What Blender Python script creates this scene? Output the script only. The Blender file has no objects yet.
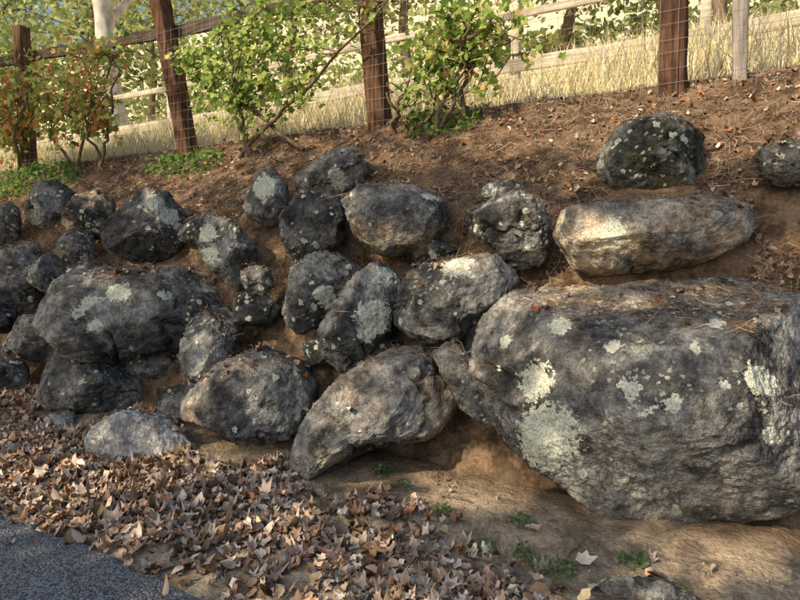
import bpy, math, random
import numpy as np
from mathutils import Vector
from mathutils.bvhtree import BVHTree
rng=np.random.default_rng(7); random.seed(7)
scn=bpy.context.scene
scn.view_settings.view_transform='Standard'; scn.view_settings.look='None'; scn.view_settings.exposure=0
COL=bpy.context.collection

# ---------------------------------------------------------------- noise
def _h(ix,iy,iz,s):
    n=(ix*374761393+iy*668265263+iz*2147483647+s*1274126177)&0xffffffff
    n=((n^(n>>13))*1274126177)&0xffffffff
    n=((n^(n>>16))*2246822519)&0xffffffff
    return ((n^(n>>15))&0xffffff)/8388607.5-1.0
def vn(p,s=0):
    i=np.floor(p).astype(np.int64); f=p-i; f=f*f*f*(f*(f*6-15)+10)
    x,y,z=i[:,0],i[:,1],i[:,2]; fx,fy,fz=f[:,0],f[:,1],f[:,2]
    def L(a,b,t): return a+(b-a)*t
    c=lambda a,b,d:_h(x+a,y+b,z+d,s)
    return L(L(L(c(0,0,0),c(1,0,0),fx),L(c(0,1,0),c(1,1,0),fx),fy),
             L(L(c(0,0,1),c(1,0,1),fx),L(c(0,1,1),c(1,1,1),fx),fy),fz)
def fbm(p,o=4,s=0):
    r=0;a=1.;t=0
    q=p.copy()
    for k in range(o):
        r=r+a*vn(q,s+k*17);t+=a;a*=.5;q=q*2.03+3.7
    return r/t
def sst(v,a,b):
    t=np.clip((v-a)/(b-a),0,1);return t*t*(3-2*t)

# ---------------------------------------------------------------- materials
class M:
    def __init__(s,name):
        s.m=bpy.data.materials.new(name); s.m.use_nodes=True; s.nt=s.m.node_tree
        for n in list(s.nt.nodes): s.nt.nodes.remove(n)
        s.out=s.n('ShaderNodeOutputMaterial')
        s.geo=s.n('ShaderNodeNewGeometry'); s.pos=s.geo.outputs['Position']
    def n(s,t,**k):
        x=s.nt.nodes.new(t)
        for a,b in k.items(): setattr(x,a,b)
        return x
    def L(s,a,b): s.nt.links.new(a,b)
    def put(s,sock,v):
        if hasattr(v,'is_output'): s.L(v,sock)
        elif isinstance(v,(tuple,list)) and len(v)==3 and sock.type=='RGBA': sock.default_value=(*v,1)
        else: sock.default_value=v
    def math(s,op,a,b=0.,c=0.,clamp=False):
        x=s.n('ShaderNodeMath',operation=op,use_clamp=clamp)
        s.put(x.inputs[0],a);s.put(x.inputs[1],b);s.put(x.inputs[2],c); return x.outputs[0]
    def scale(s,v,k):
        x=s.n('ShaderNodeVectorMath',operation='MULTIPLY'); s.L(v,x.inputs[0]); x.inputs[1].default_value=k; return x.outputs[0]
    def noise(s,sc,d=6,r=.6,vec=None,dist=0.):
        x=s.n('ShaderNodeTexNoise'); s.L(vec or s.pos,x.inputs['Vector'])
        x.inputs['Scale'].default_value=sc;x.inputs['Detail'].default_value=d;x.inputs['Roughness'].default_value=r;x.inputs['Distortion'].default_value=dist
        return x.outputs['Fac']
    def vor(s,sc,vec=None,feat='F1',out='Distance'):
        x=s.n('ShaderNodeTexVoronoi',feature=feat); s.L(vec or s.pos,x.inputs['Vector']); x.inputs['Scale'].default_value=sc
        return x.outputs[out]
    def mr(s,v,a,b,c=0.,d=1.,smooth=True):
        x=s.n('ShaderNodeMapRange'); x.interpolation_type='SMOOTHSTEP' if smooth else 'LINEAR'
        s.put(x.inputs[0],v)
        for i,k in enumerate((a,b,c,d)): x.inputs[i+1].default_value=k
        return x.outputs[0]
    def mix(s,f,a,b,bt='MIX'):
        x=s.n('ShaderNodeMix',data_type='RGBA',blend_type=bt)
        s.put(x.inputs[0],f);s.put(x.inputs[6],a);s.put(x.inputs[7],b); return x.outputs[2]
    def attr(s,name,o='Fac'):
        x=s.n('ShaderNodeAttribute',attribute_name=name); return x.outputs[o]
    def bump(s,h,st,dist):
        x=s.n('ShaderNodeBump'); s.put(x.inputs['Height'],h); x.inputs['Strength'].default_value=st; x.inputs['Distance'].default_value=dist
        return x.outputs[0]
    def fin(s,col,rough=.9,nor=None,spec=.2,trans=0.):
        if spec==0:
            b=s.n('ShaderNodeBsdfDiffuse'); s.put(b.inputs['Color'],col)
        else:
            b=s.n('ShaderNodeBsdfPrincipled'); s.put(b.inputs['Base Color'],col); s.put(b.inputs['Roughness'],rough)
            b.inputs['Specular IOR Level'].default_value=spec
        if nor is not None: s.L(nor,b.inputs['Normal'])
        o=b.outputs[0]
        if trans>0:
            t=s.n('ShaderNodeBsdfTranslucent'); s.put(t.inputs[0],col)
            mx=s.n('ShaderNodeMixShader'); mx.inputs[0].default_value=trans
            s.L(o,mx.inputs[1]);s.L(t.outputs[0],mx.inputs[2]); o=mx.outputs[0]
        s.L(o,s.out.inputs[0]); return s.m

def rock_mat(name,light=0.):
    """Large-scale staining (Col) is stored per vertex; grain, lichen edges and pits are shader noise."""
    m=M(name)
    n4=m.noise(12,4,.72); n3=m.noise(75,2,.7)
    base=m.mix(1.,m.attr('Col','Color'),m.mix(m.mr(n4,.34,.66),(.5,.5,.51),(1.4,1.4,1.38)),'MULTIPLY')
    base=m.mix(1.,base,m.mix(m.mr(n3,.3,.7),(.70,.70,.70),(1.25,1.25,1.25)),'MULTIPLY')
    warp=m.n('ShaderNodeVectorMath',operation='ADD'); m.L(m.pos,warp.inputs[0])
    sc=m.n('ShaderNodeCombineXYZ'); k4=m.math('MULTIPLY',n4,.10); m.L(k4,sc.inputs[0]); m.L(k4,sc.inputs[2]); m.L(sc.outputs[0],warp.inputs[1])
    d=m.vor(19,vec=warp.outputs[0]); sp=m.attr('speck')
    k=m.math('MULTIPLY',m.mr(d,.27,.22),sp); k=m.math('MULTIPLY',k,m.mr(n3,.30,.5,.4,1.))
    base=m.mix(k,base,(.52,.54,.46))
    le=m.math('ADD',m.attr('lich'),m.math('MULTIPLY',m.math('SUBTRACT',m.noise(28,3,.75),.5),1.35))
    lf=m.mr(le,.30,.35)
    lc=m.mix(m.mr(n3,.36,.6),(.52,.56,.45),(.88,.90,.78))
    base=m.mix(m.math('MULTIPLY',lf,.95),base,lc)
    return m.fin(base,.92,m.bump(m.noise(20,4,.76),1.,.045),0)

def ground_mat():
    m=M('soil_and_dry_grass')
    sx=m.n('ShaderNodeSeparateXYZ'); m.L(m.pos,sx.inputs[0]); y=sx.outputs[1]
    n1=m.noise(5,3,.65); n2=m.noise(40,2,.7); yy=m.math('ADD',y,m.math('MULTIPLY',m.math('SUBTRACT',n1,.5),1.0))
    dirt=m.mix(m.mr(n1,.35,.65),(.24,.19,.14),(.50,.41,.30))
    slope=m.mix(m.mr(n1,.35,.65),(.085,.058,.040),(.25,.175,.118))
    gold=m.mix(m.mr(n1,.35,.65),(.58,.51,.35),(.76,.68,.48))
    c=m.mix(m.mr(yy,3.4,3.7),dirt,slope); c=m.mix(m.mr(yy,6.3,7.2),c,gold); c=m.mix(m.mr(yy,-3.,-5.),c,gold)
    c=m.mix(1.,c,m.mix(n2,(.4,.4,.4),(1.6,1.6,1.6)),'MULTIPLY')
    peb=m.mr(m.vor(48),.22,.12); c=m.mix(m.math('MULTIPLY',peb,m.mr(n1,.45,.6)),c,(.36,.32,.27))
    return m.fin(c,.95,m.bump(m.noise(22,4,.75),.9,.035),0)
def asphalt_mat():
    m=M('asphalt')
    v=m.vor(90,out='Color'); sp=m.n('ShaderNodeSeparateColor'); m.L(v,sp.inputs[0])
    c=m.mix(m.mr(sp.outputs[0],.05,.95),(.12,.122,.127),(.42,.425,.435))
    c=m.mix(m.mr(m.noise(2,3,.6),.35,.7,0,.4),c,(.24,.23,.22))
    h=m.math('SUBTRACT',1.,m.vor(90))
    return m.fin(c,.9,m.bump(h,.8,.008),0)
def attr_mat(name,rough=.8,trans=0.,spec=.2):
    m=M(name); return m.fin(m.attr('Col','Color'),rough,None,spec,trans)
def wood_mat(name,a,b,stretch=(30,30,2.2)):
    m=M(name); v=m.scale(m.pos,stretch); n=m.noise(1.,4,.7,vec=v); n2=m.noise(3,2,.6)
    c=m.mix(m.mr(n,.3,.7),a,b); c=m.mix(m.mr(n2,.45,.7,0,.5),c,tuple(.5*q for q in a))
    return m.fin(c,.88,m.bump(n,.9,.015),0)

ROCK=rock_mat('weathered_volcanic_rock')
GROUND=ground_mat(); ASPH=asphalt_mat()
LEAFD=attr_mat('dry_leaf',.75,0,0); STRAW=attr_mat('dry_straw',.85,0,0)
LEAFG=attr_mat('vine_leaf',.5,.5,.3); CARD=attr_mat('tree_leaf',.6,.4,0)
BARK=wood_mat('bark',(.10,.07,.05),(.26,.20,.15))
PALEBARK=wood_mat('pale_bark',(.42,.38,.33),(.72,.68,.62),(5,5,1.))
POSTW=wood_mat('old_post_wood',(.05,.030,.022),(.20,.115,.075))
RAILW=wood_mat('dark_rail_wood',(.05,.04,.034),(.17,.135,.11),(2.2,30,30))
GREYW=wood_mat('grey_weathered_wood',(.22,.20,.18),(.45,.42,.38))
PALEW=wood_mat('pale_rail_wood',(.45,.39,.31),(.74,.66,.54),(2.2,30,30))
wm=M('galvanised_wire'); WIRE=wm.fin((.33,.32,.30),.5,None,.5)

# ---------------------------------------------------------------- mesh helpers
def mk(name,V,F,mats,col=None,attrs=None,smooth=False,loc=(0,0,0),parent=None):
    V=np.asarray(V,np.float32); F=np.asarray(F,np.int32); k=F.shape[1]
    me=bpy.data.meshes.new(name); me.vertices.add(len(V)); me.vertices.foreach_set('co',V.ravel())
    me.loops.add(F.size); me.loops.foreach_set('vertex_index',F.ravel())
    me.polygons.add(len(F)); me.polygons.foreach_set('loop_start',np.arange(0,F.size,k,dtype=np.int32))
    me.update(calc_edges=True)
    if smooth: me.polygons.foreach_set('use_smooth',np.ones(len(F),bool))
    if col is not None:
        a=me.color_attributes.new('Col','FLOAT_COLOR','POINT'); c=np.ones((len(V),4),np.float32); c[:,:3]=col; a.data.foreach_set('color',c.ravel())
    for n,v in (attrs or {}).items():
        a=me.attributes.new(n,'FLOAT','POINT'); a.data.foreach_set('value',np.asarray(v,np.float32))
    me.materials.append(mats); me.validate()
    o=bpy.data.objects.new(name,me); COL.objects.link(o); o.location=loc
    if parent: o.parent=parent
    return o
def empty(name,loc=(0,0,0)):
    o=bpy.data.objects.new(name,None); COL.objects.link(o); o.location=loc; o.empty_display_size=.2; return o

def tubes(paths,sides=8):
    V=[];F=[];b=0
    for P,R in paths:
        P=np.asarray(P,float);R=np.asarray(R,float);n=len(P)
        T=np.gradient(P,axis=0);T/=np.linalg.norm(T,axis=1)[:,None]+1e-9
        ref=np.array([0,0,1.]) if abs(T[0,2])<.8 else np.array([1.,0,0])
        A=np.cross(T,ref);A/=np.linalg.norm(A,axis=1)[:,None]+1e-9;B=np.cross(T,A)
        th=np.linspace(0,2*np.pi,sides,endpoint=False)
        ring=P[:,None,:]+R[:,None,None]*(np.cos(th)[None,:,None]*A[:,None,:]+np.sin(th)[None,:,None]*B[:,None,:])
        V.append(ring.reshape(-1,3))
        for i in range(n-1):
            for j in range(sides):
                j2=(j+1)%sides; F.append((b+i*sides+j,b+i*sides+j2,b+(i+1)*sides+j2,b+(i+1)*sides+j))
        F.append(tuple(b+(n-1)*sides+int(q) for q in (0,sides*.25,sides*.5,sides*.75)))
        b+=n*sides
    return np.concatenate(V),np.array(F)
def wiggle(a,b,n=8,amp=.1,seed=0):
    r=np.random.default_rng(seed);a=np.array(a,float);b=np.array(b,float)
    t=np.linspace(0,1,n)[:,None]; P=a+(b-a)*t; off=r.normal(0,amp,(n,3)); off[0]=0
    off=(off+np.roll(off,1,0))/2; off[0]=0; return P+off

def tmpl(rads):
    Vs=[]
    for rad in rads:
        rad=np.array(rad);n=len(rad);th=np.linspace(0,2*np.pi,n,endpoint=False)
        V=np.zeros((n+1,3));V[1:,0]=np.cos(th)*rad;V[1:,1]=np.sin(th)*rad;Vs.append(V)
    F=np.array([(0,i+1,(i+1)%n+1) for i in range(n)]);return np.array(Vs),F
GRAPE=tmpl([np.array([1.,.68,.92,.6,.78,.55,.3,.55,.78,.6,.92,.68])*.5])
DRYL=tmpl([np.array([.92,.74,.70,.56,.66,.52,.62,.52,.66,.56,.70,.74])*.56,
           np.array([1.,.62,.9,.52,.74,.5,.35,.5,.74,.52,.9,.62])*.54,
           np.array([1.05,.8,.5,.42,.44,.5,.8,.5,.44,.42,.5,.8])*.55,
           np.array([1.,.6,.72,.42,.62,.44,.5,.44,.62,.42,.72,.6])*.58])
def quat_frames(N,nrm,tilt,r):
    nz=nrm+r.normal(0,tilt,(N,3)); nz/=np.linalg.norm(nz,axis=1)[:,None]
    a=r.normal(0,1,(N,3)); x=a-(a*nz).sum(1)[:,None]*nz; x/=np.linalg.norm(x,axis=1)[:,None]; y=np.cross(nz,x)
    return x,y,nz
def leaves(name,T,P,nrm,size,cols,mat,tilt=.3,curl=.6,r=None,parent=None):
    r=r or rng; N=len(P); x,y,z=quat_frames(N,nrm,tilt,r)
    VT,F0=T;K=VT.shape[1]; V0=VT[r.integers(0,len(VT),N)]; jr=1+r.normal(0,.08,(N,K)); lx=V0[:,:,0]*jr;ly=V0[:,:,1]*jr
    c1=r.normal(.5,.7,(N,1))*curl;c2=r.normal(.3,.8,(N,1))*curl
    lz=c1*ly**2*2+c2*lx**2*1.6+.22*curl*np.abs(ly)+r.normal(0,.05*curl,(N,K))
    s=size[:,None,None]
    V=P[:,None,:]+s*(lx[...,None]*x[:,None,:]+ly[...,None]*y[:,None,:]+lz[...,None]*z[:,None,:])
    F=(F0[None]+(np.arange(N)*K)[:,None,None]).reshape(-1,3)
    cv=cols[:,None,:].repeat(K,1)
    if mat is LEAFD: cv=cv*(1+r.normal(0,.12,(N,K,1))); cv[:,0]*=.78
    return mk(name,V.reshape(-1,3),F,mat,col=cv.reshape(-1,3).clip(0,1),parent=parent,smooth=(mat is LEAFD))
def cards(name,P,size,cols,mat,r=None,parent=None):
    r=r or rng;N=len(P);x,y,z=quat_frames(N,np.tile([0,0,.5],(N,1)),.8,r)
    t=np.array([(-.5,0,0),(0,-.3,.08),(.5,0,0),(0,.3,.08)])
    s=size[:,None,None];V=P[:,None,:]+s*(t[None,:,0:1]*x[:,None]+t[None,:,1:2]*y[:,None]+t[None,:,2:3]*z[:,None])
    F=np.arange(N*4).reshape(-1,4);return mk(name,V.reshape(-1,3),F,mat,col=cols.repeat(4,0),parent=parent)
def palette(N,pal,w,r=None,jit=.2):
    r=r or rng;pal=np.array(pal);w=np.array(w,float);i=r.choice(len(pal),N,p=w/w.sum());return pal[i]*(1+r.normal(0,jit,(N,1))).clip(.4,1.8)

# ---------------------------------------------------------------- terrain
PR=np.array([(-400,0),(-50,0),(1.9,-.03),(2.1,.0),(3.0,.08),(3.74,.18),(4.74,2.05),(6.0,3.13),(7.5,3.6),(10,4.35),(22,8.8),(32,12),(90,50),(140,75),(420,78)],float)  # steep far hillside is added as a bright backdrop covering the dull sky
def zt(x,y):
    p=np.stack([x,y,np.zeros_like(x)],1)
    near=np.clip((y-1.7)/1.2,0,1)*np.clip((30-y)/20,0,1)
    yy=y+near*(.10*fbm(p*1.3,3,5))
    z=np.interp(yy,PR[:,0],PR[:,1])
    far=np.clip((y-35)/40,0,1)
    return z+near*(.035*fbm(p*2.5,3,9)+.022*fbm(p*11,3,11))+far*5*fbm(p*.02,3,31)
xs=np.concatenate([[-400,-300,-200,-150,-120,-100,-80,-60,-50],np.arange(-40,-14,1.),np.arange(-14,3.2,.035),np.arange(3.2,20,1.),[25,30,40,60,80,100,150,200,400]])
ys=np.concatenate([[-400,-150,-60,-30,-15,-8,-3,0,1.2],np.arange(1.6,3.4,.04),np.arange(3.4,4.8,.02),np.arange(4.8,7,.04),np.arange(7,40,.8),np.arange(42,150,6),[200,300,420]])
X,Y=np.meshgrid(xs,ys); Z=zt(X.ravel(),Y.ravel()); nx,ny=len(xs),len(ys)
TV=np.stack([X.ravel(),Y.ravel(),Z],1)
ii=np.arange(nx*ny).reshape(ny,nx); TF=np.stack([ii[:-1,:-1],ii[:-1,1:],ii[1:,1:],ii[1:,:-1]],-1).reshape(-1,4)
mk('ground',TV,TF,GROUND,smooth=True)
rx=np.concatenate([np.arange(-60,-12,2.),np.arange(-12,4,.05),np.arange(4,60,2.)])
e=1.98+.12*fbm(np.stack([rx*1.5,rx*0,rx*0],1),4,3)+.04*fbm(np.stack([rx*14,rx*0,rx*0],1),2,4)
rv=[];rows=[-5.,0.]
for q in rows: rv.append(np.stack([rx,np.full_like(rx,q),np.full_like(rx,.012)],1))
rv.append(np.stack([rx,e-.05,np.full_like(rx,.012)],1)); rv.append(np.stack([rx,e,np.full_like(rx,-.03)],1))
n=len(rx);RF=[(r*n+i,r*n+i+1,(r+1)*n+i+1,(r+1)*n+i) for r in range(3) for i in range(n-1)]
mk('asphalt_road',np.concatenate(rv),RF,ASPH)

# ---------------------------------------------------------------- boulders (cm: centre x y z, outline on the wall face, L lichen x u r)
BT="""1: -48 377 75 [ -130 35 -120 56 -84 70 -36 77 22 86 73 91 91 69 95 4 87 -37 70 -48 39 -57 25 -69 0 -73 -27 -68 -56 -53 -87 -26 -118 0 ] L -45 -30 17 -55 0 10 -44 33 6 -1 -4 5 -13 20 4 18 -7 4 5 -13 3 55 10 7 26 23 3 60 -15 4 -80 25 4 35 40 4
2: -60 435 181 [ -66 4 -53 14 -19 20 31 23 56 21 65 10 52 -6 27 -19 -15 -27 -48 -27 -60 -15 ] L -18 -10 8
3: -67 495 240 [ -42 -5 -38 12 -17 25 8 31 32 21 37 0 31 -24 8 -30 -27 -26 ]
4: 19 472 224 [ -20 7 -7 14 7 14 18 3 15 -15 -1 -15 -15 -7 ]
5: -158 438 187 [ -42 18 -32 26 -12 28 13 20 31 9 34 -17 31 -30 13 -31 -13 -17 -34 0 ]
5b: -173 456 214 [ -21 3 -9 13 16 9 26 -7 3 -12 -17 -6 ]
6: -263 443 198 [ -56 13 -45 27 -10 34 30 29 50 12 51 -10 37 -28 1 -38 -27 -27 -47 -7 ] L 45 9 6
7: -377 511 251 [ -47 -6 -38 11 -9 27 22 29 42 10 44 -10 11 -24 -31 -36 ] L 25 -16 7
8: -340 440 191 [ -43 2 -27 23 9 41 27 25 30 0 25 -19 1 -35 -27 -35 ]
9: -431 472 225 [ -35 -2 -22 21 1 34 24 17 30 -16 16 -32 -18 -20 ] L 16 1 12
10: -445 429 171 [ -51 22 -34 42 4 26 38 4 36 -16 33 -39 0 -27 -33 -6 ] L -8 11 8 4 -12 8
11: -391 414 143 [ -22 3 -13 16 10 14 21 -3 12 -15 -9 -14 ]
12: -320 410 135 [ -38 -16 -36 7 -19 28 5 39 33 31 42 18 33 -9 13 -27 -10 -39 -29 -31 ] L 28 -11 7
13: -265 400 117 [ -40 -15 -30 11 -12 40 11 45 31 36 33 13 28 -11 15 -32 -10 -48 -31 -36 ] L 24 -5 12 25 28 8 20 -19 6
14: -192 409 134 [ -47 -10 -40 20 -16 32 16 40 41 32 51 13 39 -6 11 -23 6 -38 -29 -33 -45 -26 ] L 11 17 11
15: -161 377 74 [ -34 24 -14 32 8 10 24 -14 17 -27 -5 -16 ]
16: -236 362 46 [ -68 -33 -52 -5 -27 25 11 52 39 58 63 38 68 15 50 -6 5 -22 -20 -40 -39 -54 -58 -52 ]
17: -417 379 78 [ -33 -10 -40 23 -9 46 28 32 28 4 29 -22 10 -38 -18 -32 ]
17b: -352 363 48 [ -66 2 -40 32 8 44 46 39 62 20 65 -3 56 -28 19 -39 -17 -30 -76 -25 -87 -9 ]
18: -556 395 106 [ -169 -5 -147 27 -84 52 -1 58 76 56 135 43 150 18 134 -6 96 -28 46 -45 -26 -58 -82 -52 -113 -32 -151 -28 ] L 66 4 10 32 -6 7 23 -18 6 54 -29 6 125 6 5
19: -574 358 39 [ -98 3 -101 30 -35 28 28 19 98 12 100 -7 58 -26 -18 -33 -75 -22 ]
20: -583 444 198 [ -77 -10 -59 22 -21 45 23 40 62 16 74 -13 46 -32 -8 -39 -59 -26 ] L 74 1 11 45 13 9
21: -701 455 214 [ -58 -10 -38 24 -1 38 38 20 45 -13 22 -26 -14 -31 ]
22: -693 430 172 [ -37 0 -23 23 14 28 33 -1 23 -26 -13 -23 ]
23: -845 489 236 [ -76 4 -40 29 18 33 65 12 58 -17 10 -35 -46 -24 ]
24: -809 420 155 [ -82 -2 -56 34 12 40 51 19 56 -14 37 -36 -31 -38 ]
25: -739 417 148 [ -47 3 -26 27 18 24 43 -5 27 -27 -20 -19 ]
26: -894 452 211 [ -42 13 -34 40 14 26 46 -12 31 -38 -21 -26 ]
27: -790 386 92 [ -63 6 -5 24 38 10 43 -14 -18 -24 ]
28: -720 354 31 [ -55 2 -18 28 32 21 56 -5 16 -23 -37 -22 ]
29: -413 309 12 [ -90 -12 -64 10 -25 27 12 27 54 7 82 -14 73 -24 31 -26 -25 -24 -74 -18 ]
30: -547 318 11 [ -22 -1 -12 10 14 11 24 -2 7 -10 -14 -9 ]
31: -36 289 5 [ -25 -3 -12 6 7 10 22 6 19 -6 -15 -14 ]
f1: -500 396 58 [ -50 -10 -40 24 15 28 62 5 50 -22 -20 -25 ]
f2: -300 398 88 [ -24 -8 -20 12 5 16 24 4 15 -14 -15 -15 ]
f3: -655 432 140 [ -45 -10 -30 18 15 22 40 5 30 -18 -20 -20 ]
f4: -228 440 168 [ -24 -8 -16 12 5 15 26 4 14 -14 -12 -14 ]
f5: -150 400 105 [ -30 -20 -26 22 5 28 28 8 20 -24 -12 -28 ]
f6: -245 392 82 [ -28 -12 -20 16 10 20 30 4 16 -16 -16 -18 ]
f7: -770 402 120 [ -60 -12 -40 24 15 28 55 5 40 -24 -30 -26 ]
f8: -700 392 72 [ -60 -12 -40 24 15 28 60 5 40 -24 -30 -26 ]
f9: -505 452 195 [ -30 -10 -22 14 8 18 32 4 22 -16 -16 -18 ]
f10: -345 436 158 [ -24 -10 -18 14 8 16 24 4 16 -14 -14 -16 ]
f11: -460 402 112 [ -26 -12 -20 14 8 18 28 4 18 -16 -14 -18 ]
f12: -880 400 110 [ -60 -22 -50 34 15 40 60 15 50 -34 -30 -36 ]
f14: -440 372 30 [ -40 -10 -30 14 5 18 44 4 34 -14 -20 -16 ]
f16: -385 404 118 [ -26 -14 -20 12 6 16 26 4 18 -16 -12 -18 ]
f17: -395 385 62 [ -24 -14 -18 12 6 16 24 4 16 -16 -12 -18 ]
x1: -1010 430 170 [ -60 0 -40 30 10 38 55 10 50 -25 0 -38 -50 -25 ]
x2: -980 380 70 [ -80 0 -50 40 20 45 75 15 60 -35 -10 -45 -60 -30 ]
x3: -1120 400 120 [ -70 0 -50 40 20 45 65 15 60 -35 -10 -45 -60 -30 ]
x4: 150 440 170 [ -60 0 -40 30 10 38 55 10 50 -25 0 -38 -50 -25 ]
x5: 170 390 70 [ -70 0 -50 50 20 55 75 25 70 -45 -10 -60 -60 -40 ]
x6: 260 470 220 [ -40 0 -20 20 20 25 45 10 30 -25 -10 -25 ]"""
TAN={'2':.65,'16':.6,'17b':.35,'26':1.2,'6':.45,'15':.3,'19':.45,'1':.12,'8':-.4,'20':-.2,'12':.0,'5':-.1,'29':-.6,'30':-.3,'31':0.,'14':.15,'24':.2}
TONE={'1':.38,'8':.12,'18':.42,'19':.44,'20':.30,'22':.27,'25':.35,'10':.38,'7':.36,'3':.24,'5':.34,'6':.5,'12':.46,'13':.55,'14':.42,'16':.5,'17':.56,'17b':.52,'29':1.,'30':.9,'24':.36,'28':.27,'2':.60,'9':.56}
MOSS={'3':.55,'5':.15,'5b':.5,'4':.4,'14':.1,'7':.15}
THICK={'1':.34,'29':.30,'16':.34,'18':.34,'19':.34,'2':.42,'31':.35}
BOX={'2':.40,'1':.50,'16':.5,'29':.6,'18':.52}
# hand-chosen cleavage planes (direction in the stone's own frame, fraction of its extent kept)
PLANES={'1':[((.05,.12,1),.66),((-.1,.75,.66),.70),((-.62,-.55,.55),.74),((.75,.1,.65),.70),((.1,-.8,.6),.76),((-.55,.45,.7),.74)],
 '2':[((0,.1,1),.6),((0,.8,.6),.66),((-.9,0,.4),.82),((.1,-.95,.25),.86)],
 '18':[((.1,.2,1),.60),((0,.8,.6),.66),((.3,-.7,.6),.70),((-.7,.1,.7),.7)],
 '16':[((-.3,.4,.85),.78),((.4,-.5,.75),.82)],'6':[((.2,.1,1),.62),((0,.85,.5),.72)],'29':[((.2,.2,1),.8)],
 '13':[((.6,.1,.8),.58),((-.6,.3,.7),.62)],'12':[((.3,.3,.9),.58),((-.6,-.2,.75),.64)],'14':[((-.2,.5,.85),.57),((.3,-.6,.75),.64)]}
import bmesh
ICO={}
def ico(k):
    if k not in ICO:
        bm=bmesh.new(); bmesh.ops.create_icosphere(bm,subdivisions=k,radius=1.)
        V=np.array([v.co[:] for v in bm.verts]);F=np.array([[v.index for v in f.verts] for f in bm.faces]);bm.free();ICO[k]=(V,F)
    return ICO[k]
TI=math.radians(68)
SURVEY=np.array([0,0,1.6])
eu0=np.array([0,math.cos(TI),math.sin(TI)]); en0=np.array([0,-math.sin(TI),math.cos(TI)])
def lerp3(a,b,t): return a+(b-a)*t[:,None]
bv=[];bf=[];boff=0
for bi,line in enumerate(BT.split('\n')):
    key,rest=line.split(':'); head,tail=rest.split('['); c=np.array([float(q) for q in head.split()])/100
    poly,_,lt=tail.partition(']'); pts=np.array([float(q) for q in poly.split()]).reshape(-1,2)/100
    ls=np.array([float(q) for q in lt.replace('L','').split()]).reshape(-1,3)/100
    # each stone is turned a little in its bed and stands proud of the soil face
    turn=math.atan2(-c[0],c[1])*.62 if key[0]!='x' else 0.
    ex=np.array([math.cos(turn),math.sin(turn),0]); fwd=np.array([-math.sin(turn),math.cos(turn),0])
    eu=fwd*math.cos(TI)+np.array([0,0,math.sin(TI)]); en=-fwd*math.sin(TI)+np.array([0,0,math.cos(TI)])
    D0=.42*math.sqrt(np.ptp(pts[:,0])*np.ptp(pts[:,1]))
    def retrace(q,off0,off1):
        W_=c+en0*off0+q[0]*np.array([1,0,0])+q[1]*eu0; d=W_-SURVEY; P0=c+en*off1
        t=((P0-SURVEY)@en)/(d@en); W2=SURVEY+d*t-c; return [W2@ex,W2@eu]
    if key[0]!='x' and key[0]!='f':
        pts=np.array([retrace(q,0,0) for q in pts])
    elif key[0]=='f': pts[:,0]*=math.cos(turn)
    w,h=np.ptp(pts[:,0]),np.ptp(pts[:,1]); size=math.sqrt(w*h); D=THICK.get(key,.40)*size
    if len(ls): ls=np.array([retrace(q[:2],D0*.75,D*.8)+[q[2]] for q in ls])
    if key[0] not in 'xf' and key not in ('1','29','30','31'):
        dist=np.linalg.norm(c-SURVEY); kk=1-(.10+.42*math.sin(turn)*w/2)/dist
        c=SURVEY+(c-SURVEY)*kk; pts=pts*kk; D*=kk
        if len(ls): ls=ls*kk
        w*=kk;h*=kk;size*=kk
    elif key=='1': c=SURVEY+(c-SURVEY)*.985; pts=pts*.985
    r=np.random.default_rng(100+bi)
    extra=[[r.uniform(pts[:,0].min(),pts[:,0].max())*.8,r.uniform(pts[:,1].min(),pts[:,1].max())*.8,r.uniform(.007,.024)] for _ in range((16 if key=='1' else 10) if key!='2' and key not in('29','30','31') else 0)]
    ls=np.array(ls.tolist()+extra).reshape(-1,3)
    V,F=ico(7 if key=='1' else 6 if size>.55 else 5)
    th=np.linspace(-np.pi,np.pi,361); Rr=np.zeros(361); A=pts;Bq=np.roll(pts,-1,0)
    for i,t in enumerate(th):
        d=np.array([math.cos(t),math.sin(t)]);best=.02
        for a,b in zip(A,Bq):
            ed=b-a;den=d[0]*ed[1]-d[1]*ed[0]
            if abs(den)<1e-9: continue
            k=(a[0]*ed[1]-a[1]*ed[0])/den; m_=(a[0]*d[1]-a[1]*d[0])/den
            if k>0 and -1e-6<=m_<=1+1e-6: best=max(best,k)
        Rr[i]=best
    ang=np.arctan2(V[:,1],V[:,0]); R=np.interp(ang,th,Rr); sp=np.hypot(V[:,0],V[:,1])
    f=sp**BOX.get(key,.54)
    L=np.stack([np.cos(ang)*R*f,np.sin(ang)*R*f,np.sign(V[:,2])*np.abs(V[:,2])**.65*D],1)
    off=r.uniform(-50,50,3)
    nd=L/np.linalg.norm(L,axis=1)[:,None]
    L=L+nd*(fbm(L/size*2.0+off,3,bi)*.05*size)[:,None]
    for nn,fr in PLANES.get(key,[]):
        nn=np.array(nn,float);nn/=np.linalg.norm(nn);pr=L@nn;L=L-nn*(np.maximum(pr-pr.max()*fr,0)*.98)[:,None]
    def cuts(n_,lo,hi,zb,L,z1=.4):
        for q in range(n_):
            nn=r.normal(0,1,3); nn[2]=abs(nn[2])*zb if r.random()<.8 else nn[2]; nn/=np.linalg.norm(nn)
            pr=L@nn; mx=pr.max(); dd=mx*r.uniform(lo,hi) if nn[2]>z1 else mx*r.uniform(.86,.98)
            L=L-nn*(np.maximum(pr-dd,0)*.99)[:,None]
        return L
    if key not in PLANES: L=cuts(9,.50,.76,1.3,L)
    else: L=cuts(7,.68,.88,1.3,L)
    L=cuts(14,.84,.96,1.0,L)
    nd=L/np.linalg.norm(L,axis=1)[:,None]
    s2=(np.abs(fbm(L*4.5+off,3,bi+50)))*-.022*min(1,size)
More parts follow.
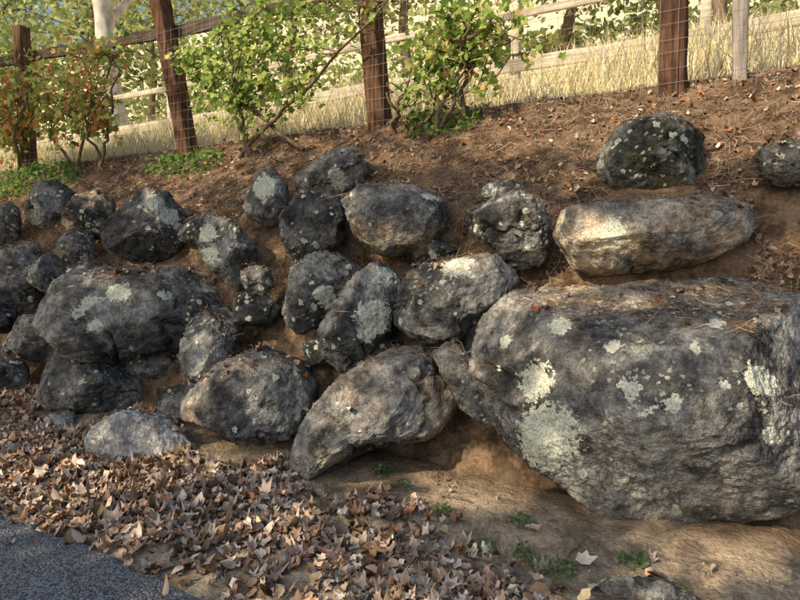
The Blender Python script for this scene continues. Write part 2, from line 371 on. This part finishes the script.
    s3=fbm(L*9+off,4,bi+90)*.016+fbm(L*32+off,3,bi+95)*.014
    # small chipped facets: terraced high-frequency relief
    cf=fbm(L*6+off+5,3,bi+170)*6; chip=(sst(cf-np.floor(cf),.35,.65)+np.floor(cf)-cf)*.012
    st=L@np.array([[.9,.35,0],[-.35,.9,.2],[0,-.2,1]])*np.array([.8,2.,.8])
    cn=fbm(st*1.3/max(size,.5)+off,4,bi+130); cm=sst(vn(L*1.8+off,3),-.15,.2); crack=-.05*min(1,size)*np.exp(-(cn/.02)**2)*cm
    pit=-.012*sst(vn(L*24+off,7),.45,.8)
    L=L+nd*(s2+s3+crack+pit+chip)[:,None]
    for ax,(lo_,hi_) in enumerate(((pts[:,0].min(),pts[:,0].max()),(pts[:,1].min(),pts[:,1].max()))):
        a0,a1=L[:,ax].min(),L[:,ax].max(); L[:,ax]=lo_+(L[:,ax]-a0)*(hi_-lo_)/(a1-a0)
    W=L[:,0:1]*ex+L[:,1:2]*eu+L[:,2:3]*en
    lich=np.zeros(len(W))
    for lx,lu,lr in ls:
        d=np.hypot(L[:,0]-lx,L[:,1]-lu); lich=np.maximum(lich,np.where(L[:,2]>-.02,1-d/(lr*1.6),0))
    lich=np.clip(lich,0,1)
    tone=TONE.get(key,r.uniform(.2,.42)); tan=TAN.get(key,r.uniform(-.2,.3)); moss=MOSS.get(key,0.)
    Wd=W+c; N=len(W)
    g=fbm(Wd*2.6,4,301); col=lerp3(np.array([[.12,.122,.128]]),np.array([[.34,.335,.318]]),sst(g,-.3,.3))
    t=sst(fbm(Wd*1.3,3,302)+tan*.62,.28,.55)*sst(fbm(Wd*7,3,303),-.5,.2)
    tc=lerp3(np.array([[.27,.21,.155]]),np.array([[.56,.47,.35]]),sst(fbm(Wd*6,4,304),-.3,.3)); col=lerp3(col,tc,t*.92)
    b=sst(fbm(Wd*5,4,305),.06,.30)*(.75-.4*min(1,max(0,tan))); col=lerp3(col,np.array([[.05,.05,.052]]),b)
    col=col*(.68+tone*1.0)
    if key in('29','30'): col=lerp3(col,np.array([[.52,.525,.53]]),np.full(N,.75))
    ms=moss*sst(fbm(Wd*7,4,306),-.1,.2); col=lerp3(col,np.array([[.06,.065,.02]]),ms)
    up=sst(fbm(Wd*9,3,307),-.2,.3)
    nz=np.zeros(N); fn=np.cross(W[F[:,1]]-W[F[:,0]],W[F[:,2]]-W[F[:,0]]); fn/=np.linalg.norm(fn,axis=1)[:,None]+1e-12
    cnt=np.zeros(N)
    for q in range(3): nz+=np.bincount(F[:,q],fn[:,2],N); cnt+=np.bincount(F[:,q],None,N)
    nz/=cnt; col=lerp3(col,np.array([[.28,.21,.15]]),sst(nz,.55,.9)*up*(.75 if key!='29' else .2))
    col=col*(1-.55*np.exp(-(cn/.028)**2)*cm)[:,None]
    speck=sst(fbm(Wd*2.1,3,308),-.12,.15)*(1-.8*min(1,max(0,tan)))*(0 if key in('29','30') else 1)
    mk('boulder',W,F,ROCK,col=col,attrs=dict(lich=lich,speck=speck),smooth=True,loc=c)
    bv.append(W+c);bf.append(F+boff);boff+=N

# ---------------------------------------------------------------- drop surface
BV=np.concatenate(bv);BF=np.concatenate(bf)
bvhB=BVHTree.FromPolygons(BV.tolist(),BF.tolist())
def drop(x,y,rocks=True):
    z=zt(x,y); e_=.03
    nx_=-(zt(x+e_,y)-zt(x-e_,y))/(2*e_); ny_=-(zt(x,y+e_)-zt(x,y-e_))/(2*e_)
    Nn=np.stack([nx_,ny_,np.ones_like(x)],1);Nn/=np.linalg.norm(Nn,axis=1)[:,None]
    rock=np.zeros(len(x),bool)
    if rocks:
        for i in range(len(x)):
            hit=bvhB.ray_cast(Vector((x[i],y[i],8)),Vector((0,0,-1)))
            if hit[0] is not None and hit[0].z>z[i]:
                z[i]=hit[0].z;Nn[i]=hit[1][:];rock[i]=True
                if Nn[i][2]<0: Nn[i]*=-1
    return np.stack([x,y,z],1),Nn,rock

N=27000
x=rng.uniform(-10,.6,N);y=rng.uniform(1.75,4.0,N)
edge=np.interp(x,[-10,-3.2,-2.4,-1.6,-.9,-.3,.6],[4.0,3.9,3.35,2.95,2.62,2.35,2.1])
pr=1/(1+np.exp((y-edge)/.09)); pr*=1/(1+np.exp(-(y-(2.0+.08*np.sin(x*2)))/.07))
dens=.5+.8*fbm(np.stack([x*1.7,y*2.5,x*0],1),3,77)
pr=np.clip(pr*np.clip(dens+.3,.15,1),.014,1)
k=rng.random(N)<pr;x,y=x[k],y[k]
P,Nn,rk=drop(x,y); k=(~rk)|((Nn[:,2]>.7)&(rng.random(len(x))<.1)); P,Nn=P[k],Nn[k]
P[:,2]+=rng.uniform(.004,.03,len(P))
cp=[(.52,.39,.30),(.62,.50,.41),(.38,.26,.18),(.22,.15,.10),(.74,.64,.55),(.46,.25,.15),(.56,.44,.27)]
leaves('leaf_litter',DRYL,P,Nn,rng.lognormal(-2.72,.30,len(P)).clip(.03,.115),palette(len(P),cp,[5,4,4,3,2.5,1.2,1.2],jit=.28),LEAFD,tilt=.30,curl=1.1)
N=6500;x=rng.uniform(-12,2.5,N);y=rng.uniform(3.5,6.6,N)
y[:500]=rng.normal(4.55,.12,500);x[:500]=rng.normal(.05,.2,500)
P,Nn,rk=drop(x,y);k=((~rk)|((Nn[:,2]>.75)&(rng.random(N)<.3)))&(Nn[:,2]>.36);P,Nn=P[k],Nn[k];P[:,2]+=.015
leaves('scattered_leaves',DRYL,P,Nn,rng.uniform(.03,.07,len(P)),palette(len(P),cp+[(.42,.14,.07)],[3,2,5,6,.7,2.5,1,1.5]),LEAFD,tilt=.35,curl=1.1)
def strands(name,P,Nn,ln,wd,cols,mat,flat=.25):
    N=len(P);d=rng.normal(0,1,(N,3));d-=(d*Nn).sum(1)[:,None]*Nn*(1-flat);d/=np.linalg.norm(d,axis=1)[:,None]
    s=np.cross(d,Nn);s/=np.linalg.norm(s,axis=1)[:,None]+1e-9;s=s*.6+Nn*.4
    b=rng.normal(0,.18,(N,1))*ln[:,None]
    a0=P-d*ln[:,None]/2;a1=P+d*ln[:,None]/2;mid=P+s*b+Nn*np.abs(b)*.4
    w=s*wd[:,None]/2
    V=np.stack([a0-w*.6,a0+w*.6,mid+w,mid-w,a1+w*.3,a1-w*.3],1).reshape(-1,3)
    q=np.array([(0,1,2,3),(3,2,4,5)]);F=(q[None]+(np.arange(N)*6)[:,None,None]).reshape(-1,4)
    return mk(name,V,F,mat,col=cols.repeat(6,0))
N=90000;x=rng.uniform(-12,2.3,N);y=np.where(rng.random(N)<.55,rng.uniform(4.4,6.5,N),rng.uniform(3.5,4.7,N))
P,Nn,rk=drop(x,y);k=(~rk)|((Nn[:,2]>.72)&(rng.random(N)<.3));P,Nn=P[k],Nn[k];P+=Nn*rng.uniform(0,.03,(len(P),1))
strands('straw_mulch',P,Nn,rng.uniform(.05,.17,len(P)),rng.uniform(.0025,.006,len(P)),palette(len(P),[(.36,.27,.185),(.22,.15,.10),(.54,.44,.32),(.09,.065,.048),(.34,.20,.12)],[4,4,2.6,3.5,2]),STRAW)
N=7000;x=rng.uniform(-10,1,N);y=rng.uniform(1.85,3.6,N);P,Nn,rk=drop(x,y);P[:,2]+=.01;P=P[~rk];Nn=Nn[~rk]
strands('ground_debris',P,Nn,rng.uniform(.02,.1,len(P)),rng.uniform(.002,.005,len(P)),palette(len(P),[(.34,.26,.19),(.2,.14,.10),(.45,.38,.30)],[4,3,2]),STRAW)
pt=[]
for i in range(120):
    tx,ty=random.uniform(-9,1),random.uniform(2.1,6.2)
    P,Nn,_=drop(np.array([tx]),np.array([ty]))
    if Nn[0][2]<.5: continue
    a=random.uniform(0,6.28);l=random.uniform(.15,.5);d=np.array([math.cos(a),math.sin(a)])*l
    x2=np.array([tx+d[0]]);y2=np.array([ty+d[1]]);P2,_,_=drop(x2,y2)
    if abs(P2[0][2]-P[0][2])>.6*l: continue
    pt.append((wiggle(P[0]+[0,0,.02],P2[0]+[0,0,.02],6,.012,i),np.linspace(.006,.002,6)))
V,F=tubes(pt,5);mk('fallen_twigs',V,F,BARK)
V0,F0=ico(2)
N=3000;x=rng.uniform(-9,2,N);y=rng.uniform(1.9,3.7,N);y[:500]=rng.uniform(4.6,6.2,500);P,Nn,rk=drop(x,y);P=P[~rk];N=len(P)
s=rng.lognormal(-4.8,.5,N).clip(.004,.026);sc=s[:,None,None]*rng.uniform(.6,1.2,(N,1,3))
V=(V0[None]*sc*(1+.15*rng.normal(0,1,(N,len(V0),1)))+P[:,None]).reshape(-1,3)
F=(F0[None]+(np.arange(N)*len(V0))[:,None,None]).reshape(-1,3)
mk('pebbles',V,F,STRAW,col=palette(N,[(.3,.26,.22),(.2,.175,.15),(.34,.30,.25)],[1,1,1]).repeat(len(V0),0),smooth=True)

def weed(cx,cy,rad,n,pal):
    a=rng.uniform(0,6.28,n);q=rad*np.sqrt(rng.random(n));x=cx+q*np.cos(a);y=cy+q*np.sin(a)*.7
    P,Nn,rk=drop(x,y,False);P[:,2]+=rng.uniform(.005,.08,n)*(1-q/rad*.6)
    leaves('weed_plant',GRAPE,P,np.tile([0,-.3,.8],(n,1)),rng.uniform(.014,.036,n),palette(n,pal,[1]*len(pal)),LEAFG,tilt=.5)
gp=[(.20,.32,.12),(.28,.40,.18),(.13,.22,.08)]
for cx,cy,r_,n_ in [(-1.05,3.2,.08,60),(-.46,3.12,.08,70),(-.80,2.9,.12,130),(-1.18,2.93,.07,50),(-1.53,3.15,.07,50),(-2.12,3.42,.06,50),(-.95,2.95,.07,50),(-1.9,3.3,.06,35),(-.25,2.95,.07,40)]: weed(cx,cy,r_,n_,gp)

# ---------------------------------------------------------------- fences
def beam(name,a,b,w,h,mat,parent,seg=14,rough=.008,cham=.15):
    a=np.array(a,float);b=np.array(b,float);t=b-a;Ln=np.linalg.norm(t);t/=Ln
    up=np.array([0,0,1.]) if abs(t[2])<.8 else np.array([0,1.,0]);s=np.cross(t,up);s/=np.linalg.norm(s);u=np.cross(s,t)
    c=cham; prof=[(-1,-1+c),(-1+c,-1),(0,-1),(1-c,-1),(1,-1+c),(1,0),(1,1-c),(1-c,1),(0,1),(-1+c,1),(-1,1-c),(-1,0)]
    V=[];K=len(prof)
    for i in range(seg+1):
        o=a+t*Ln*i/seg
        for px,pu in prof: V.append(o+s*px*w/2+u*pu*h/2)
    V=np.array(V);r=np.random.default_rng(int(abs(a[0])*97+abs(a[2])*31))
    V+=r.normal(0,rough,V.shape)*.5+fbm(V*3,2,3)[:,None]*rough*(s+u)
    F=[(i*K+j,i*K+(j+1)%K,(i+1)*K+(j+1)%K,(i+1)*K+j) for i in range(seg) for j in range(K)]
    V=np.concatenate([V,[a,b]]);n0=len(V)-2
    for base,cc in ((0,n0),(seg*K,n0+1)):
        for j in range(0,K,2): F.append((base+j,base+(j+1)%K,base+(j+2)%K,cc))
    return mk(name,V,F,mat,parent=parent)
fe=empty('wooden_fence')
for i,(xb,xt,w) in enumerate([(-6.84,-7.5,.22),(-3.69,-3.98,.22),(-.64,-.69,.225),(2.6,2.62,.24),(-10.9,-11.0,.2),(-14.6,-14.5,.24)]):
    zb=3.0;beam('post_%d'%(i+1),(xb,6.0,zb-.2),(xt,6.0,5.6),w,w,POSTW,fe)
beam('thin_post',(-.12,6.02,2.9),(-.15,6.02,5.2),.115,.115,GREYW,fe)
for i,(a,b,z1,z2) in enumerate([(-14.6,-10.95,5.35,5.15),(-10.95,-7.3,5.15,4.9),(-7.3,-3.9,4.88,4.82),(-3.9,-.66,4.86,4.9),(-.66,2.6,4.9,4.9)]):
    beam('top_rail_%d'%(i+1),(a,6.0+.15,z1),(b,6.0+.15,z2),.05,.17,RAILW,fe)
wp=[]
for zz in np.arange(3.15,4.85,.125): wp.append((wiggle((-13.5,5.87,zz+.02),(2.6,5.87,zz),50,.008,int(zz*100)),np.full(50,.0018)))
for xx in np.arange(-13.5,2.6,.15): wp.append((wiggle((xx,5.868,3.02),(xx,5.868,4.82),6,.006,int(abs(xx)*100)),np.full(6,.0016)))
V,F=tubes(wp,4);mk('wire_mesh',V,F,WIRE,parent=fe)
f2=empty('paddock_fence')
for i,xx in enumerate(np.arange(-24,9,2.6)):
    beam('post_%d'%(i+1),(xx,9.1,3.6),(xx,9.1,5.6),.13,.13,PALEW,f2,8)
for j,zz in enumerate((4.55,5.3)):
    for i,xx in enumerate(np.arange(-24,6.4,2.6)): beam('rail_%d_%d'%(j+1,i+1),(xx-.05,9.0,zz+.03*math.sin(i*2.)),(xx+2.55,9.0,zz+.03*math.sin(i*2.+2)),.045,(.19,.11)[j],PALEW,f2,6)

# dry grass behind the fence
N=50000;x=rng.uniform(-26,5,N);y=6.3+rng.exponential(3.2,N);k=y<24;x,y=x[k],y[k];N=len(x);z=zt(x,y)
hh=rng.uniform(.15,.6,N)*(1+.5*fbm(np.stack([x,y,x*0],1)*.8,2,8))*np.clip((y-5.9)/1.5,.3,1);ln=rng.normal(0,.35,(N,2))*hh[:,None];a=rng.uniform(0,6.28,N)
wv=np.stack([np.cos(a),np.sin(a),a*0],1)*rng.uniform(.003,.008,N)[:,None]*np.clip(y/9,1,2.2)[:,None]
B0=np.stack([x,y,z-.02],1);T1=B0+np.stack([ln[:,0]*.4,ln[:,1]*.4,hh*.6],1);T2=B0+np.stack([ln[:,0],ln[:,1],hh],1)
V=np.stack([B0-wv,B0+wv,T1+wv*.8,T1-wv*.8,T2+wv*.2,T2-wv*.2],1).reshape(-1,3)
q=np.array([(0,1,2,3),(3,2,4,5)]);F=(q[None]+(np.arange(N)*6)[:,None,None]).reshape(-1,4)
mk('dry_grass',V,F,STRAW,col=palette(N,[(.76,.68,.46),(.70,.58,.34),(.82,.75,.55),(.54,.56,.28)],[4,3,3,1.2]).repeat(6,0).clip(0,.9))

# ---------------------------------------------------------------- vines
def vine(name,base,c,ext,n,pal,w,seed,size=(.07,.14),shoots=14,stems=3):
    r=np.random.default_rng(seed);root=empty(name,(0,0,0));c=np.array(c);ext=np.array(ext)
    paths=[];P=[];base=np.array(base,float);trunks=[]
    for k in range(stems):
        b=base+[r.normal(0,ext[0]*.3),0,-.1];t=c+[r.normal(0,ext[0]*.5),r.normal(0,.1),ext[2]*r.uniform(.1,.6)]
        s=wiggle(b,t,12,.05,seed*31+k);trunks.append(s);paths.append((s,np.linspace(.028,.010,12)))
    for i in range(shoots):
        s0=trunks[i%stems][r.integers(4,12)]
        d=r.normal(0,1,3);d/=np.linalg.norm(d);e_=c+d*ext*r.uniform(.6,1.1);e_[2]=max(e_[2],base[2]+.12)
        s=wiggle(s0,e_,10,.06,seed*50+i);s[:,2]+=np.sin(np.linspace(0,np.pi,10))*.15;paths.append((s,np.linspace(.009,.0025,10)))
        m_=n//shoots;t=r.uniform(.15,1,m_)*9;i0=np.floor(t).astype(int).clip(0,8);f=(t-i0)[:,None]
        P.append(s[i0]*(1-f)+s[i0+1]*f+r.normal(0,.075,(m_,3)))
    V,F=tubes(paths,6);mk('stems',V,F,BARK,parent=root)
    P=np.concatenate(P);leaves('leaves',GRAPE,P,np.tile([-.2,-.55,.45],(len(P),1)),r.uniform(*size,len(P)),palette(len(P),pal,w,r).clip(0,.8),LEAFG,tilt=.5,curl=.5,r=r,parent=root)
G=[(.28,.42,.09),(.46,.58,.16),(.15,.25,.06),(.64,.66,.24)];RD=[(.68,.30,.12),(.74,.48,.16),(.50,.13,.08)]
vine('grape_vine',(-5.35,5.72,3.0),(-5.45,5.72,4.0),(1.2,.28,.98),1800,G,[4,4.5,3,2],3,shoots=50,stems=4)
vine('grape_vine',(-2.4,5.72,3.0),(-2.45,5.72,3.70),(.95,.25,.58),820,G+RD[:2],[3,4.5,2,3,.3,.5],4,shoots=38)
vine('grape_vine',(-8.9,5.72,3.0),(-9.1,5.72,4.1),(1.4,.3,1.05),1500,G+RD,[2.5,4,1.5,3,2.2,2.4,1.],5,shoots=44,stems=4)
vine('grape_vine',(-11.2,5.7,3.0),(-11.0,5.7,4.1),(1.2,.3,1.0),1300,G+RD,[2.5,3.5,1.5,3,2.2,2.6,1.],6,shoots=38)
vine('grape_vine',(-3.2,5.75,3.0),(-3.15,5.75,3.3),(.35,.2,.25),150,G,[4,4,2,1],8,size=(.05,.09),shoots=9)
def shrub(name,cx,cy,rx,ry,h,n,pal,seed,size=(.04,.09)):
    r=np.random.default_rng(seed);a=r.uniform(0,6.28,n);q=np.sqrt(r.random(n));x=cx+rx*q*np.cos(a);y=cy+ry*q*np.sin(a)
    z=zt(x,y)+h*r.random(n)*(1-q*q*.7)*(1+.5*fbm(np.stack([x*3,y*3,x*0],1),2,seed))
    leaves(name,GRAPE,np.stack([x,y,z],1),np.tile([-.1,-.4,.6],(n,1)),r.uniform(*size,n),palette(n,pal,[1]*len(pal),r),LEAFG,tilt=.5,r=r)
g2=[(.16,.28,.07),(.27,.41,.11),(.10,.18,.05)]
shrub('green_ground_cover',-6.7,5.7,.75,.22,.22,420,g2,11)
shrub('green_ground_cover',-10.4,5.6,1.6,.3,.45,1000,g2,12)
shrub('green_ground_cover',-2.85,5.8,.45,.2,.3,260,g2,13)

# ---------------------------------------------------------------- trees
def tree(name,base,h,tr,crowns,n,lsz,pal,w,bark,seed,keep=None,nl=7):
    r=np.random.default_rng(seed);root=empty(name);base=np.array(base,float);top=base+[r.normal(0,.3),r.normal(0,.3),h]
    s=wiggle(base-[0,0,.3],top,9,h*.02,seed);paths=[(s,np.linspace(tr,tr*.35,9))]
    C=np.array([c[0] for c in crowns]);E=np.array([c[1] for c in crowns])
    for i in range(len(C)):
        paths.append((wiggle(s[4+i%4],C[i],7,.12,seed*9+i),np.linspace(tr*.4,tr*.08,7)))
        for j in range(nl):
            d=r.normal(0,1,3);d/=np.linalg.norm(d);paths.append((wiggle(C[i],C[i]+d*E[i]*.9,5,.1,seed*77+i*9+j),np.linspace(tr*.12,.01,5)))
    V,F=tubes(paths,10);mk('trunk',V,F,bark,parent=root,smooth=True)
    vol=E.prod(1)**.7;k=r.choice(len(C),n,p=vol/vol.sum());d=r.normal(0,1,(n,3));d/=np.linalg.norm(d,axis=1)[:,None];rad=r.random(n)**.45
    P=C[k]+d*E[k]*rad[:,None]; dn=fbm(P*1.1+seed,3,seed);P=P[(dn>-.12)|(r.random(n)<.15)]
    if keep is not None: P=P[keep(P)]
    cards('foliage',P,r.uniform(lsz*.6,lsz*1.3,len(P)),palette(len(P),pal,w,r).clip(0,.8),CARD,r=r,parent=root)
lp=[(.28,.35,.12),(.40,.47,.20),(.18,.25,.10),(.58,.58,.30)]
def cl(x,y,z,s,n,seed):
    r=np.random.default_rng(seed);return [((x+r.normal(0,s*.5),y+r.normal(0,s*.4),z+r.normal(0,s*.3)),(s*r.uniform(.35,.7),s*r.uniform(.35,.7),s*r.uniform(.25,.45))) for _ in range(n)]
for i,(x_,y_,h_,s_,bk) in enumerate([(-22,15,8,4.5,BARK),(-15,18,9,4.5,BARK),(-10.5,19,8,4,BARK),(-6,22,8,4.5,BARK),(-1,21,7,3.6,BARK),(5,22,8,4.5,BARK),(-28,22,10,6,BARK),(-27,13,9,5,BARK),(-36,17,12,6.5,BARK)]):
    zb=float(zt(np.array([float(x_)]),np.array([float(y_)]))[0])
    tree('background_tree',(x_,y_,zb),h_*.75,.22,cl(x_,y_,zb+h_*.55,s_,8,40+i),4000,.30,lp,[3,4,2,3],bk,60+i)
zb=float(zt(np.array([-13.8]),np.array([10.]))[0])
tree('pale_barked_tree',(-13.9,10,zb),7,.34,cl(-14.5,10.5,zb+6.2,3.2,6,91),2200,.2,lp,[3,4,1,2],PALEBARK,92)
tree('pale_barked_tree',(-15.8,11,zb+.3),7,.26,cl(-16.5,11.5,zb+6.4,3.0,5,93),1600,.2,lp,[3,4,1,2],PALEBARK,94)
n=9000;x=rng.uniform(-40,12,n);y=rng.normal(27,2.5,n);z=zt(x,y)+rng.random(n)**1.2*(2.4+2.4*fbm(np.stack([x*.35,y*0,x*0],1),3,21))
cards('distant_shrubs',np.stack([x,y,z],1),rng.uniform(.2,.5,n),palette(n,lp+[(.45,.40,.2)],[3,4,2,2,2]).clip(0,.8),CARD)

# ---------------------------------------------------------------- sun & shade trees across the road
EL=math.radians(36);AZ=np.array([-.46,-.89,0]);AZ/=np.linalg.norm(AZ)
SUN=AZ*math.cos(EL)+np.array([0,0,math.sin(EL)]);E1=np.array([-AZ[1],AZ[0],0]);E2=np.array([0,0,math.cos(EL)])-AZ*math.sin(EL)
gaps=[((-1.57,3.49,.22),.46,.26),((-1.15,4.05,1.8),.42,.22),((-2.85,4.15,2.0),.30,.18),((-.15,3.35,.15),.40,.14),((-2.4,3.3,.55),.26,.17),((-.6,5.2,2.55),.7,.22),((-9.1,5.4,2.7),.9,.2),((-5.6,5.4,2.7),.6,.12),((-3.1,5.25,2.65),.5,.15),((.2,4.3,1.9),.25,.12),((-3.5,4.1,1.3),.16,.12),((-2.3,2.6,.1),.25,.09),((-4.2,2.5,.1),.28,.08),((-3.2,2.9,.1),.2,.08),((-5.2,3.7,1.3),.24,.12),((.1,3.1,1.0),.14,.20),((-6.3,4.1,1.9),.18,.10),((-.9,3.2,1.15),.2,.09),((-4.3,4.2,2.0),.16,.12),((-3.6,3.3,.5),.24,.12),((-1.9,4.0,1.5),.2,.10),((-2.5,4.6,2.1),.3,.08),((-1.2,4.9,2.35),.35,.08),((-4.8,4.9,2.4),.3,.09)]
rg=np.random.default_rng(77)
for _ in range(26): gaps.append(((rg.uniform(-8,.8),rg.uniform(2.3,5.0),rg.uniform(.3,2.2)),rg.uniform(.05,.14),rg.uniform(.04,.09)))
TOP=float(np.array([-2,5.25,2.60])@E2)
def keep(P):  # cuts leaves from the unseen canopy so sun patches land on chosen spots
    a=P@E1;b=P@E2;k=np.ones(len(P),bool)
    for c,ra,rb in gaps:
        c=np.array(c);k&=((a-c@E1)/ra)**2+((b-c@E2)/rb)**2>1
    top=TOP+.3*vn(np.stack([a*.9,a*0,a*0],1),5)+.2*vn(np.stack([a*3,a*0,a*0],1),6)-.3*np.clip((a+1.5)/2,-1,1)
    return k&(b<top)
r=np.random.default_rng(5)
for ti,e1c in enumerate((-12.,-8.,-4.,-.3)):
    cr=[]
    for _ in range(9):
        p=E1*(e1c+r.uniform(-2.2,2.2))+E2*r.uniform(-1.0,TOP)+SUN*r.uniform(9.5,12.5)
        cr.append((tuple(p),(1.6,1.2,1.1)))
    mid=E1*(e1c+3.)+E2*1.+SUN*11
    tree('shade_tree',(mid[0]-2.,mid[1]-1.5,0),5.,.2,cr,7600,.25,lp,[3,3,2,1],BARK,200+ti,keep=keep,nl=0)

sun=bpy.data.lights.new('sun','SUN');sun.energy=5.;sun.angle=math.radians(.55);sun.color=(1,.81,.56)
so=bpy.data.objects.new('sun',sun);COL.objects.link(so);so.rotation_euler=Vector(SUN).to_track_quat('Z','Y').to_euler()
w=bpy.data.worlds.new('World');scn.world=w;w.use_nodes=True;nt=w.node_tree
sky=nt.nodes.new('ShaderNodeTexSky');sky.sky_type='NISHITA';sky.sun_disc=False;sky.sun_elevation=EL;sky.sun_rotation=math.atan2(SUN[0],SUN[1])
sky.dust_density=3.;sky.air_density=1.2;sky.ozone_density=.6
bg=nt.nodes['Background'];bg.inputs[1].default_value=.15;nt.links.new(sky.outputs[0],bg.inputs[0])

cam=bpy.data.cameras.new('camera');co=bpy.data.objects.new('camera',cam);COL.objects.link(co);scn.camera=co
cam.sensor_width=36;cam.lens=604/800*36;cam.clip_end=2000
co.location=(0,0,1.6);co.rotation_euler=(math.radians(90)-math.atan(40/604),0,math.radians(30))
